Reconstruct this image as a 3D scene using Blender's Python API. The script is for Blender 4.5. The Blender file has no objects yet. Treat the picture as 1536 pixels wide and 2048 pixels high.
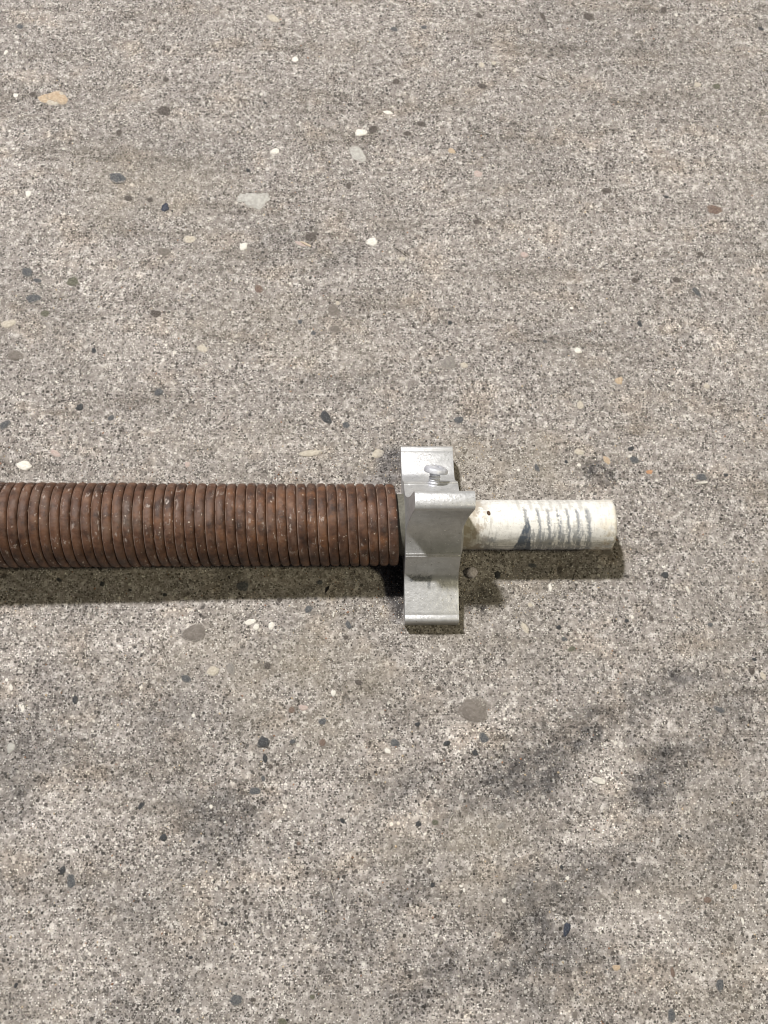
import bpy, bmesh, math, random
import numpy as np
from mathutils import Vector, Matrix

random.seed(7)
SC = bpy.context.scene
COL = SC.collection
R_ = math.radians
mm = 0.001

# ------------------------------------------------------------------ camera, world, lamps, exposure
F_PX = 2100.0
TILT, YAW = R_(19.2), R_(1.85)
CAM = Vector((0.0, -0.1777, 0.553))
fwd0 = Vector((0, math.sin(TILT), -math.cos(TILT)))
UP = Vector((0, math.cos(TILT), math.sin(TILT)))
FWD = fwd0 * math.cos(YAW) + Vector((1, 0, 0)) * math.sin(YAW)
RIGHT = Vector((1, 0, 0)) * math.cos(YAW) - fwd0 * math.sin(YAW)
cam_data = bpy.data.cameras.new('camera')
cam = bpy.data.objects.new('camera', cam_data)
COL.objects.link(cam)
rot = Matrix((RIGHT, UP, -FWD)).transposed()
cam.matrix_world = Matrix.Translation(CAM) @ rot.to_4x4()
cam_data.sensor_fit = 'VERTICAL'
cam_data.sensor_height = 36.0
cam_data.sensor_width = 27.0
cam_data.lens = F_PX / 2048 * 36
cam_data.clip_start = 0.01
cam_data.clip_end = 50
SC.camera = cam

world = bpy.data.worlds.new('World')
SC.world = world
world.use_nodes = True
bg = world.node_tree.nodes['Background']
bg.inputs[0].default_value = (0.80, 0.86, 1.0, 1)
bg.inputs[1].default_value = 0.045

AIM = Vector((0.03, 0.0, 0.02))


def lamp(name, direction, dist, size, watts, colour):
    ld = bpy.data.lights.new(name, 'AREA')
    ld.shape = 'DISK'
    ld.size = size
    ld.energy = watts
    ld.color = colour
    o = bpy.data.objects.new(name, ld)
    COL.objects.link(o)
    d = Vector(direction).normalized()
    o.location = AIM + d * dist
    o.rotation_euler = d.to_track_quat('Z', 'Y').to_euler()
    return o


lamp('ceiling_lamp', (-0.31, 0.466, 1.0), 4.2, 0.26, 246.0, (1.0, 0.972, 0.955))
lamp('side_lamp', (0.76, -0.25, 1.0), 3.4, 0.34, 40.0, (1.0, 0.90, 0.63))

SC.cycles.filter_width = 1.05
SC.view_settings.view_transform = 'Standard'
SC.view_settings.look = 'None'
SC.view_settings.exposure = 0.0
SC.view_settings.gamma = 1.0


# ------------------------------------------------------------------ helpers
def ground_at(px, py):
    """the spot on the floor that the photograph shows at a pixel"""
    d = FWD + RIGHT * ((px - 768) / F_PX) - UP * ((py - 1024) / F_PX)
    t = -CAM.z / d.z
    p = CAM + d * t
    return p.x, p.y, t


def vnoise(x, y, scale, seed, octaves=1):
    """smooth value noise, feature size = scale (metres)"""
    out = 0.0
    amp, tot = 1.0, 0.0
    for k in range(octaves):
        g = np.random.RandomState(seed + 31 * k).rand(257, 257)
        ca, sa = math.cos(0.6 + 1.1 * k + seed), math.sin(0.6 + 1.1 * k + seed)      # each octave turned, so that no grid shows
        u = (np.asarray(x) * ca - np.asarray(y) * sa) / scale + 1000.37
        v = (np.asarray(x) * sa + np.asarray(y) * ca) / scale + 1000.73
        iu, iv = np.floor(u).astype(int), np.floor(v).astype(int)
        fu, fv = u - iu, v - iv
        fu = fu * fu * (3 - 2 * fu)
        fv = fv * fv * (3 - 2 * fv)
        a, b = iu % 257, iv % 257
        a2, b2 = (iu + 1) % 257, (iv + 1) % 257
        n = (g[a, b] * (1 - fu) + g[a2, b] * fu) * (1 - fv) + (g[a, b2] * (1 - fu) + g[a2, b2] * fu) * fv
        out = out + amp * n
        tot += amp
        amp *= 0.5
        scale *= 0.5
    return out / tot


def floor_height(x, y):
    h = (vnoise(x, y, 0.060, 3, 2) - 0.5) * 0.0009
    h = h + (vnoise(x * 0.97 + y * 0.25, (y * 0.995 - x * 0.10) * 5, 0.06, 17, 2) - 0.5) * 0.0013
    h = h + (vnoise(x, y, 0.0065, 5, 2) - 0.5) * 0.0007
    n = vnoise(x, y, 0.0034, 9)
    h = h - np.clip(n - 0.80, 0, 1) * 0.003          # small pits
    return h


def smooth(me, angle=None):
    for p in me.polygons:
        p.use_smooth = True


def add(name, me, mat=None, parent=None):
    o = bpy.data.objects.new(name, me)
    COL.objects.link(o)
    if mat is not None and not me.materials:
        me.materials.append(mat)
    if parent is not None:
        o.parent = parent
    return o


def tag(o, label=None, cat=None, group=None, kind=None):
    if label: o['label'] = label
    if cat: o['category'] = cat
    if group: o['group'] = group
    if kind: o['kind'] = kind
    return o


def mesh_np(name, verts, faces):
    me = bpy.data.meshes.new(name)
    me.from_pydata([tuple(v) for v in verts] if not isinstance(verts, list) else verts, [], faces)
    me.update()
    return me


def grid_mesh(name, P, wrap_v=False):
    """P: (nu, nv, 3) array of points -> quad mesh made fast"""
    nu, nv = P.shape[:2]
    me = bpy.data.meshes.new(name)
    me.vertices.add(nu * nv)
    me.vertices.foreach_set('co', P.reshape(-1).astype(np.float32))
    i = np.arange(nu - 1)[:, None]
    j = np.arange(nv if wrap_v else nv - 1)[None, :]
    j2 = (j + 1) % nv
    q = np.stack([i * nv + j, (i + 1) * nv + j, (i + 1) * nv + j2, i * nv + j2], -1).reshape(-1, 4)
    n = len(q)
    me.loops.add(n * 4)
    me.loops.foreach_set('vertex_index', q.reshape(-1).astype(np.int32))
    me.polygons.add(n)
    me.polygons.foreach_set('loop_start', np.arange(n, dtype=np.int32) * 4)
    me.polygons.foreach_set('use_smooth', np.ones(n, dtype=bool))
    me.update(calc_edges=True)
    return me


def fattr(me, name, values):
    a = me.attributes.new(name, 'FLOAT', 'POINT')
    a.data.foreach_set('value', np.asarray(values, dtype=np.float32).reshape(-1))


def cattr(me, name, rgb):
    a = me.attributes.new(name, 'FLOAT_COLOR', 'POINT')
    rgb = np.asarray(rgb, dtype=np.float32).reshape(-1, 3)
    a.data.foreach_set('color', np.concatenate([rgb, np.ones((len(rgb), 1), np.float32)], 1).reshape(-1))


class NT:
    """short-hand for building a node material"""
    def __init__(self, name, rough=0.8, metallic=0.0, spec=0.3):
        self.m = bpy.data.materials.new(name)
        self.m.use_nodes = True
        self.t = self.m.node_tree
        self.b = self.t.nodes['Principled BSDF']
        self.b.inputs['Roughness'].default_value = rough
        self.b.inputs['Metallic'].default_value = metallic
        self.b.inputs['Specular IOR Level'].default_value = spec
        self.co = self.n('ShaderNodeTexCoord').outputs['Object']

    def n(self, kind, **kw):
        nd = self.t.nodes.new(kind)
        for k, v in kw.items():
            setattr(nd, k, v)
        return nd

    def put(self, sock, v):
        if hasattr(v, 'is_output') or isinstance(v, bpy.types.NodeSocket):
            self.t.links.new(v, sock)
        elif isinstance(v, (tuple, list)) and len(v) == 3 and sock.type == 'RGBA':
            sock.default_value = (*v, 1)
        else:
            sock.default_value = v

    def math(self, op, a, b=0.0, c=None, clamp=False):
        nd = self.n('ShaderNodeMath', operation=op, use_clamp=clamp)
        self.put(nd.inputs[0], a)
        self.put(nd.inputs[1], b)
        if c is not None:
            self.put(nd.inputs[2], c)
        return nd.outputs[0]

    def noise(self, scale, detail=2.0, rough=0.5, co=None, distort=0.0):
        nd = self.n('ShaderNodeTexNoise')
        self.put(nd.inputs['Vector'], co if co is not None else self.co)
        nd.inputs['Scale'].default_value = scale
        nd.inputs['Detail'].default_value = detail
        nd.inputs['Roughness'].default_value = rough
        nd.inputs['Distortion'].default_value = distort
        return nd.outputs[0]

    def noise_vec(self, scale, detail=1.0):
        nd = self.n('ShaderNodeTexNoise')
        self.put(nd.inputs['Vector'], self.co)
        nd.inputs['Scale'].default_value = scale
        nd.inputs['Detail'].default_value = detail
        return nd.outputs[1]

    def scaled(self, s, co=None):
        nd = self.n('ShaderNodeMapping')
        self.put(nd.inputs['Vector'], co if co is not None else self.co)
        nd.inputs['Scale'].default_value = s
        return nd.outputs[0]

    def voro(self, scale, co=None, dims='2D'):
        nd = self.n('ShaderNodeTexVoronoi', voronoi_dimensions=dims, feature='F1')
        self.put(nd.inputs['Vector'], co if co is not None else self.co)
        nd.inputs['Scale'].default_value = scale
        sep = self.n('ShaderNodeSeparateColor')
        self.put(sep.inputs[0], nd.outputs['Color'])
        return nd.outputs['Distance'], sep.outputs

    def step(self, v, lo, hi, a=0.0, b=1.0):
        nd = self.n('ShaderNodeMapRange', interpolation_type='SMOOTHSTEP')
        self.put(nd.inputs[0], v)
        self.put(nd.inputs[1], lo)
        self.put(nd.inputs[2], hi)
        self.put(nd.inputs[3], a)
        self.put(nd.inputs[4], b)
        return nd.outputs[0]

    def mix(self, f, a, b, blend='MIX'):
        nd = self.n('ShaderNodeMix', data_type='RGBA', blend_type=blend)
        self.put(nd.inputs[0], f)
        self.put(nd.inputs[6], a)
        self.put(nd.inputs[7], b)
        return nd.outputs[2]

    def ramp(self, v, stops, interp='LINEAR'):
        nd = self.n('ShaderNodeValToRGB')
        nd.color_ramp.interpolation = interp
        e = nd.color_ramp.elements
        while len(e) < len(stops):
            e.new(0.5)
        for el, (p, c) in zip(e, stops):
            el.position = p
            el.color = (*c, 1)
        self.put(nd.inputs[0], v)
        return nd.outputs[0]

    def attr(self, name, out='Fac'):
        nd = self.n('ShaderNodeAttribute', attribute_name=name)
        return nd.outputs[out]

    def xyz(self):
        nd = self.n('ShaderNodeSeparateXYZ')
        self.put(nd.inputs[0], self.co)
        return nd.outputs

    def bump(self, h, dist, strength=1.0):
        nd = self.n('ShaderNodeBump')
        nd.inputs['Strength'].default_value = strength
        nd.inputs['Distance'].default_value = dist
        self.put(nd.inputs['Height'], h)
        self.put(self.b.inputs['Normal'], nd.outputs[0])

    def colour(self, c):
        self.put(self.b.inputs['Base Color'], c)
        return self.m


# ------------------------------------------------------------------ materials
def concrete_material():
    t = NT('worn_concrete', rough=0.88, spec=0.25)
    # grains are warped so that their outlines stay irregular
    wv = t.n('ShaderNodeVectorMath', operation='MULTIPLY_ADD')
    t.put(wv.inputs[0], t.noise_vec(520, 2))
    wv.inputs[1].default_value = (0.0011, 0.0011, 0)
    t.put(wv.inputs[2], t.co)
    co = wv.outputs[0]
    # cement paste
    paste = t.ramp(t.noise(260, 4, 0.6), [(0.32, (0.168, 0.150, 0.137)), (0.45, (0.262, 0.239, 0.222)), (0.56, (0.352, 0.326, 0.306)), (0.66, (0.56, 0.53, 0.505))])
    density = t.step(t.noise(52, 5, 0.7), 0.36, 0.62, 0.30, 1.0)
    c = paste
    grains = []
    for scale, prob, lo, hi in ((1050, 0.50, 0.22, 0.46), (720, 0.62, 0.20, 0.46), (440, 0.55, 0.16, 0.42)):
        d, s = t.voro(scale, co)
        size = t.math('MULTIPLY_ADD', s[0], hi - lo, lo)
        body = t.step(t.math('SUBTRACT', d, size), -0.05, 0.05, 1.0, 0.0)
        here = t.math('LESS_THAN', s[1], t.math('MULTIPLY', density, prob))
        f = t.math('MULTIPLY', body, here)
        gc = t.ramp(s[2], [(0.0, (0.028, 0.025, 0.023)), (0.22, (0.066, 0.060, 0.055)), (0.55, (0.128, 0.117, 0.108)), (0.80, (0.215, 0.199, 0.186)), (0.90, (0.32, 0.292, 0.262)), (1.0, (0.66, 0.63, 0.585))])
        c = t.mix(t.math('MULTIPLY', f, 0.95), c, gc)
        grains.append(f)
    d, s = t.voro(880, co)                              # single pale grains
    body = t.step(t.math('SUBTRACT', d, t.math('MULTIPLY_ADD', s[0], 0.22, 0.18)), -0.06, 0.06, 1.0, 0.0)
    f = t.math('MULTIPLY', body, t.math('LESS_THAN', s[1], 0.20))
    c = t.mix(t.math('MULTIPLY', f, 0.85), c, t.ramp(s[2], [(0.0, (0.50, 0.47, 0.43)), (0.6, (0.66, 0.635, 0.595)), (1.0, (0.86, 0.84, 0.80))]))
    # rare bigger dark and white grains
    d, s = t.voro(230, co)
    body = t.step(t.math('SUBTRACT', d, t.math('MULTIPLY_ADD', s[0], 0.16, 0.08)), -0.06, 0.06, 1.0, 0.0)
    f = t.math('MULTIPLY', body, t.math('LESS_THAN', s[1], 0.22))
    c = t.mix(t.math('MULTIPLY', f, 0.85), c, t.ramp(s[2], [(0.0, (0.030, 0.030, 0.031)), (0.40, (0.085, 0.079, 0.073)), (0.68, (0.15, 0.135, 0.12)), (0.78, (0.48, 0.45, 0.40)), (1.0, (0.74, 0.72, 0.67))]))
    # patches a few centimetres wide where the paste is browner, greyer or paler
    p1 = t.noise(62, 5, 0.65)
    c = t.mix(t.step(p1, 0.52, 0.66, 0.0, 0.55), c, t.mix(1.0, c, (1.20, 1.20, 1.19), 'MULTIPLY'))
    c = t.mix(t.step(p1, 0.47, 0.34, 0.0, 0.6), c, t.mix(1.0, c, (0.84, 0.825, 0.805), 'MULTIPLY'))
    p2 = t.noise(33, 4, 0.6, co=t.scaled((1.0, 1.3, 1.0)))
    c = t.mix(t.step(p2, 0.50, 0.66, 0.0, 0.7), c, t.mix(1.0, c, (0.93, 0.925, 0.935), 'MULTIPLY'))
    c = t.mix(t.step(p2, 0.48, 0.34, 0.0, 0.7), c, t.mix(1.0, c, (1.06, 1.0, 0.93), 'MULTIPLY'))
    # long faint trowel streaks
    mp = t.n('ShaderNodeMapping')
    t.put(mp.inputs['Vector'], t.co)
    mp.inputs['Rotation'].default_value = (0, 0, 0.10)
    mp.inputs['Scale'].default_value = (0.22, 1.0, 1.0)
    sk = t.noise(46, 5, 0.62, co=mp.outputs[0])
    c = t.mix(t.step(sk, 0.52, 0.66, 0.0, 0.9), c, t.mix(1.0, c, (0.74, 0.725, 0.70), 'MULTIPLY'))
    c = t.mix(t.step(sk, 0.46, 0.34, 0.0, 0.6), c, t.mix(1.0, c, (1.14, 1.135, 1.13), 'MULTIPLY'))
    # fine salt
    fine = t.noise(1150, 3, 0.7)
    c = t.mix(t.step(fine, 0.57, 0.68, 0.0, 0.46), c, (0.68, 0.65, 0.61))
    c = t.mix(t.step(fine, 0.42, 0.31, 0.0, 0.46), c, (0.075, 0.067, 0.060))
    # broad tone: wear, dust, stains and painted shade
    broad = t.noise(14, 5, 0.6)
    c = t.mix(t.step(broad, 0.35, 0.70, 0.0, 0.22), c, (0.225, 0.208, 0.188))
    c = t.mix(t.attr('dust'), c, t.mix(0.50, c, (0.275, 0.244, 0.192)))
    c = t.mix(t.attr('pale'), c, t.mix(1.0, c, (1.34, 1.34, 1.34), 'MULTIPLY'))
    smf = t.math('MULTIPLY', t.math('MULTIPLY', t.attr('stain'), 1.0), t.step(t.noise(140, 6, 0.8), 0.38, 0.55, 0.22, 1.0))
    c = t.mix(smf, c, t.mix(1.0, c, (0.34, 0.348, 0.368), 'MULTIPLY'))
    c = t.mix(t.attr('shade_smudge'), c, t.mix(1.0, c, (0.22, 0.22, 0.235), 'MULTIPLY'))  # shade painted into the fitting's shadow, along with floor smudges
    t.colour(c)
    h = t.math('ADD', t.math('MULTIPLY', t.noise(430, 3, 0.6), 1.0), t.math('MULTIPLY', grains[2], 0.25))
    t.bump(h, 0.0013, 0.6)
    return t.m


def stone(name, rgb, rgb2, rough=0.7, rim=0.75):
    t = NT(name, rough=rough, spec=0.35)
    x, y, z = t.xyz()
    rnd = t.n('ShaderNodeObjectInfo').outputs['Random']
    off = t.n('ShaderNodeVectorMath', operation='ADD')
    t.put(off.inputs[0], t.co)
    cmb = t.n('ShaderNodeCombineXYZ')
    for i in range(3):
        t.put(cmb.inputs[i], t.math('MULTIPLY', rnd, 40.0 + 13 * i))
    t.put(off.inputs[1], cmb.outputs[0])
    co = off.outputs[0]
    n = t.noise(3.0, 4, 0.65, co=co)
    c = t.mix(t.step(n, 0.38, 0.64), rgb, rgb2)
    c = t.mix(t.step(t.noise(6.0, 3, 0.7, co=co), 0.58, 0.68, 0, 0.5), c, (0.30, 0.275, 0.24))
    d = t.math('SQRT', t.math('ADD', t.math('MULTIPLY', x, x), t.math('MULTIPLY', y, y)))
    d = t.math('MULTIPLY_ADD', t.noise(2.6, 4, 0.7, co=co), 1.8, t.math('SUBTRACT', d, 0.92))
    paste = t.mix(t.step(t.noise(9.0, 3, 0.7, co=co), 0.40, 0.60), (0.13, 0.117, 0.103), (0.42, 0.39, 0.355))
    c = t.mix(t.step(d, 0.78, 1.0, 0.0, rim), c, paste)
    t.bump(t.noise(5.0, 4, 0.65, co=co), 0.0005, 0.7)
    return t.colour(c)


STONES = {
    'k': stone('black_stone', (0.022, 0.024, 0.027), (0.050, 0.053, 0.058), 0.5, 0.3),
    's': stone('slate_stone', (0.060, 0.064, 0.070), (0.125, 0.128, 0.132), 0.7, 0.8),
    'n': stone('navy_stone', (0.012, 0.017, 0.034), (0.030, 0.040, 0.066), 0.35, 0.15),
    'd': stone('dark_brown_stone', (0.060, 0.051, 0.045), (0.120, 0.104, 0.092), 0.7, 0.9),
    'g': stone('grey_stone', (0.185, 0.172, 0.158), (0.27, 0.252, 0.23)),
    'l': stone('light_grey_stone', (0.36, 0.35, 0.325), (0.50, 0.49, 0.46), 0.7, 0.4),
    'w': stone('white_stone', (0.66, 0.63, 0.57), (0.80, 0.78, 0.73), 0.7, 0.65),
    'c': stone('cream_stone', (0.42, 0.375, 0.305), (0.56, 0.515, 0.44)),
    't': stone('tan_stone', (0.40, 0.30, 0.205), (0.54, 0.435, 0.32), 0.8, 0.45),
    'p': stone('pink_stone', (0.42, 0.325, 0.295), (0.50, 0.42, 0.385)),
    'r': stone('reddish_stone', (0.13, 0.088, 0.070), (0.20, 0.150, 0.125), 0.7, 0.85),
    'b': stone('brown_grey_stone', (0.150, 0.132, 0.117), (0.195, 0.174, 0.155), 0.8, 0.8),
    'o': stone('orange_stone', (0.40, 0.20, 0.10), (0.50, 0.30, 0.18)),
    'v': stone('olive_stone', (0.085, 0.085, 0.06), (0.15, 0.145, 0.11)),
}


def rust_material():
    t = NT('rusty_steel', rough=0.62, spec=0.42)
    x, y, z = t.xyz()
    rad = t.attr('radius')
    crest = t.step(rad, 0.0209, 0.0218)
    right = t.step(x, -0.19, 0.02)
    c = t.ramp(t.noise(120, 5, 0.65), [(0.34, (0.029, 0.0145, 0.010)), (0.46, (0.070, 0.033, 0.0195)), (0.58, (0.116, 0.057, 0.034)), (0.70, (0.174, 0.096, 0.060))])
    # purple grey mill scale left in patches
    c = t.mix(t.step(t.noise(75, 4, 0.6), 0.52, 0.66, 0.0, 0.42), c, (0.094, 0.066, 0.057))
    # orange rust, more of it at the fitting's end, and in the grooves
    rustn = t.step(t.noise(95, 5, 0.7, co=t.scaled((1.0, 1.4, 1.4))), 0.50, 0.68)
    c = t.mix(t.math('MULTIPLY', rustn, t.math('MULTIPLY_ADD', right, 0.50, 0.22)), c, (0.190, 0.084, 0.036))
    c = t.mix(t.math('MULTIPLY', t.step(rad, 0.0212, 0.0196), t.math('MULTIPLY_ADD', right, 0.5, 0.25)), c, (0.16, 0.068, 0.028))
    dark = t.step(t.noise(210, 4, 0.7), 0.58, 0.70)
    c = t.mix(t.math('MULTIPLY', dark, 0.6), c, (0.036, 0.022, 0.019))
    # grey dust
    c = t.mix(t.step(t.noise(48, 4, 0.7), 0.56, 0.74, 0.0, 0.35), c, (0.20, 0.15, 0.12))
    # scuffs and pale flecks on the crests
    cmb = t.n('ShaderNodeCombineXYZ')
    t.put(cmb.inputs[0], t.math('MULTIPLY', t.attr('run'), 0.42))
    t.put(cmb.inputs[1], t.attr('across'))
    along = cmb.outputs[0]
    sc = t.step(t.noise(520, 5, 0.72, co=along), 0.565, 0.63)
    area = t.step(t.noise(55, 3, 0.6), 0.46, 0.57)
    scf = t.math('MULTIPLY', t.math('MULTIPLY', sc, crest), area)
    c = t.mix(t.math('MULTIPLY', scf, 0.75), c, (0.40, 0.345, 0.31))
    st = t.step(t.noise(300, 4, 0.6, co=along), 0.50, 0.66)
    c = t.mix(t.math('MULTIPLY', st, 0.35), c, (0.165, 0.105, 0.078))
    fl = t.step(t.noise(680, 2, 0.5), 0.70, 0.73)
    c = t.mix(t.math('MULTIPLY', fl, 0.8), c, (0.60, 0.52, 0.43))
    flank_glint = t.math('MULTIPLY', t.attr('edge'), t.step(t.noise(170, 4, 0.7), 0.36, 0.56))  # pale highlight painted along the left flank of each wire
    c = t.mix(t.math('MULTIPLY', flank_glint, 0.80), c, (0.40, 0.29, 0.225))
    t.colour(c)
    t.put(t.b.inputs['Roughness'], t.math('MULTIPLY_ADD', t.noise(160, 3), 0.4, 0.38))
    t.bump(t.noise(420, 5, 0.7), 0.0010, 0.55)
    return t.m


def aluminium_material():
    t = NT('cast_aluminium', rough=0.36, metallic=0.40, spec=0.8)
    x, y, z = t.xyz()
    c = t.ramp(t.noise(260, 5, 0.65), [(0.3, (0.43, 0.432, 0.43)), (0.5, (0.51, 0.513, 0.512)), (0.7, (0.58, 0.583, 0.582))])
    c = t.mix(t.step(t.noise(45, 4, 0.6), 0.48, 0.70, 0.0, 0.45), c, (0.47, 0.465, 0.45))
    c = t.mix(t.step(t.noise(700, 2, 0.6), 0.67, 0.72, 0.0, 0.7), c, (0.20, 0.19, 0.17))
    c = t.mix(t.step(t.noise(900, 2, 0.6), 0.66, 0.72, 0.0, 0.7), c, (0.88, 0.88, 0.86))
    c = t.mix(t.step(t.noise(560, 4, 0.75), 0.50, 0.66, 0.0, 0.26), c, (0.37, 0.373, 0.375))
    c = t.mix(t.step(t.noise(75, 5, 0.75, co=t.scaled((3.0, 0.5, 0.5))), 0.58, 0.66, 0.0, 0.35), c, (0.34, 0.335, 0.32))
    # dark smear across the front foot
    nz = t.math('MULTIPLY_ADD', t.noise(420, 4, 0.7), 0.006, -0.003)
    yy = t.math('ADD', y, nz)
    m = t.math('MULTIPLY', t.step(yy, -0.0296, -0.0288), t.step(yy, -0.0262, -0.0270))
    m = t.math('MULTIPLY', m, t.math('MULTIPLY', t.step(x, 0.0012, 0.004), t.step(x, 0.0155, 0.0142)))
    m2 = t.math('MULTIPLY', t.math('MULTIPLY', t.step(yy, -0.034, -0.032), t.step(yy, -0.027, -0.0285)), t.math('MULTIPLY', t.step(x, 0.0122, 0.0128), t.step(x, 0.0148, 0.014)))
    m = t.math('MAXIMUM', m, m2)
    c = t.mix(t.math('MULTIPLY', m, t.step(t.noise(800, 3, 0.7), .36, .55, .35, .8)), c, (0.13, 0.138, 0.145))
    # broken dark line across the rear foot
    ln = t.math('MULTIPLY', t.step(t.math('ABSOLUTE', t.math('SUBTRACT', t.math('ADD', y, t.math('MULTIPLY', nz, 0.25)), 0.0425)), 0.00055, 0.0002), t.step(t.noise(260, 2), 0.50, 0.58))
    c = t.mix(t.math('MULTIPLY', ln, 0.7), c, (0.14, 0.135, 0.125))
    t.colour(c)
    t.put(t.b.inputs['Roughness'], t.math('MULTIPLY_ADD', t.noise(300, 3), 0.24, 0.27))
    t.bump(t.noise(620, 4, 0.65), 0.0007, 0.28)
    return t.m


def zinc_material():
    t = NT('zinc_plated_screw', rough=0.48, metallic=0.25, spec=0.5)
    c = t.mix(t.step(t.noise(500, 4, 0.6), 0.4, 0.65), (0.47, 0.48, 0.52), (0.66, 0.67, 0.71))
    t.bump(t.noise(900, 3), 0.0003, 0.3)
    return t.colour(c)


def painted_attr(name, rough, metallic=0.0, bump=0.3):
    t = NT(name, rough=rough, metallic=metallic, spec=0.4)
    c = t.attr('col', 'Color')
    c = t.mix(t.step(t.noise(900, 3, 0.6), 0.60, 0.70, 0, 0.35), c, (0.30, 0.28, 0.24))
    t.bump(t.noise(500, 4, 0.65), 0.0006, bump)
    return t.colour(c)


def plain(name, rgb, rough=0.7, **kw):
    t = NT(name, rough=rough)
    n = t.noise(700, 3, 0.6)
    c = t.mix(t.step(n, 0.4, 0.65), tuple(v * 0.75 for v in rgb), rgb)
    for k, v in kw.items():
        t.b.inputs[k].default_value = v
    return t.colour(c)


# ------------------------------------------------------------------ the floor
def axis_points(lo, hi, step, far):
    inner = np.arange(lo, hi + step * 0.5, step)
    out, s, p = [], step, hi
    while p < far:
        s *= 1.35
        p += s
        out.append(p)
    left, s, p = [], step, lo
    while p > -far:
        s *= 1.35
        p -= s
        left.append(p)
    return np.concatenate([np.array(left[::-1]), inner, np.array(out)])


gx = axis_points(-0.35, 0.37, 0.0013, 1.6)
gy = axis_points(-0.29, 0.46, 0.0013, 1.6)
GX, GY = np.meshgrid(gx, gy, indexing='ij')
P = np.stack([GX, GY, floor_height(GX, GY)], -1)
ground_me = grid_mesh('ground', P)

# stains, dark patches and painted shade with a shape of their own: (pixel x, pixel y, radius x, radius y in px, turn, strength)
STAIN = [(1150, 1480, 190, 42, -30, .9), (1060, 1550, 130, 50, -22, 0.95), (1010, 1590, 70, 36, -20, .6), (1345, 1530, 130, 60, -35, 0.75), (1300, 1390, 120, 34, -35, .65), (1265, 1440, 50, 70, -10, .7),
         (1370, 1350, 90, 26, -5, 0.75), (1450, 1490, 130, 80, -20, .55), (455, 1650, 110, 80, -30, .62), (400, 1600, 60, 40, 10, .4), (60, 1450, 120, 110, 10, 0.5), (160, 1500, 130, 60, 15, .4), (330, 1430, 140, 60, 0, .4),
         (1190, 1740, 200, 60, -10, 0.6), (1440, 1670, 150, 70, -15, .45), (1010, 1930, 230, 50, -15, 0.65), (860, 1970, 140, 60, -20, .6), (1130, 1960, 160, 50, -8, .5),
         (690, 1880, 110, 100, -15, .5), (1040, 1860, 80, 26, -20, 0.75), (250, 1830, 120, 60, -10, 0.4), (290, 2010, 150, 70, 0, 0.4), (20, 1620, 80, 50, 0, .6),
         (1180, 60, 210, 80, 10, 0.22), (1080, 290, 210, 60, 10, 0.2), (620, 480, 130, 60, 10, .3), (1180, 670, 260, 20, 4, .16), (960, 690, 200, 18, 3, .12), (1195, 945, 32, 34, -40, 1.0), (920, 1600, 90, 40, -30, .6),
         (830, 1570, 80, 30, -30, .5), (330, 300, 220, 36, 5, .22), (320, 740, 200, 22, 5, .25), (650, 760, 200, 24, 5, .25), (800, 1790, 110, 50, -20, .5),
         (780, 930, 26, 45, 0, 0.7), (797, 1215, 16, 50, 0, 1.0)]  # last pair: darker floor left of the fitting
SHADE_SMUDGE = [(968, 1185, 46, 34, -30, .45), (1090, 1140, 90, 16, -5, .2), (785, 1165, 34, 48, 8, 0.75), (800, 1225, 14, 34, 0, 0.45), (968, 1218, 12, 14, 0, 1.1), (782, 911, 22, 4, -6, .9), (1180, 940, 24, 22, 30, .5), (1075, 935, 5, 8, 0, .8),  # first one paints the fitting's shadow deeper; the rest are dark patches and smudges
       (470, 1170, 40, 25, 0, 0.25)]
PALE = [(1330, 1960, 260, 110, -10, .7), (1260, 1830, 160, 40, -12, .6), (420, 1960, 240, 60, -8, .7), (120, 2000, 160, 70, 0, .7), (560, 1760, 140, 60, 0, .6), (900, 2030, 220, 40, 0, .5), (700, 40, 300, 60, 4, .3), (1380, 880, 180, 60, 0, .45), (180, 560, 220, 60, 6, .4), (700, 700, 200, 40, 4, .4), (930, 1480, 110, 30, -30, 0.9), (1000, 1440, 90, 30, -30, .7), (1240, 1540, 70, 40, -30, 1.0), (1200, 1660, 120, 40, -20, .8), (90, 1640, 180, 70, 10, .8),
        (250, 1270, 200, 50, 5, .8), (120, 1300, 160, 60, 5, .6), (300, 1990, 130, 50, -10, .9), (120, 1900, 160, 90, 0, .5), (1330, 330, 200, 90, 10, .6), (1080, 470, 220, 60, 5, .6), (1300, 460, 200, 60, 5, .4),
        (700, 1690, 100, 60, 0, .7), (620, 1880, 90, 50, 0, .6), (100, 440, 130, 60, 10, .4), (430, 880, 260, 40, 6, .45), (270, 690, 200, 70, 5, .4), (830, 1640, 90, 30, -25, .8),
        (860, 1810, 70, 25, 0, .7), (1330, 1290, 180, 60, 0, .4), (560, 1570, 140, 40, 10, .5), (960, 590, 180, 60, 10, .35), (1440, 700, 110, 80, 0, .4), (40, 290, 90, 120, 0, .35)]
DUST = [(980, 930, 260, 70, 0, 0.8), (1000, 1160, 120, 80, 0, 0.9), (560, 1330, 300, 90, 5, .8), (620, 1450, 220, 90, 10, .7), (300, 380, 260, 110, 10, .5), (640, 900, 200, 70, 0, .7),
        (920, 1690, 150, 90, -20, .8), (900, 1260, 160, 70, 0, .6), (430, 1150, 420, 40, 0, .5), (560, 640, 260, 120, 10, .4), (950, 1760, 110, 60, -20, .7), (1440, 1840, 140, 200, 0, .35)]


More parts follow.
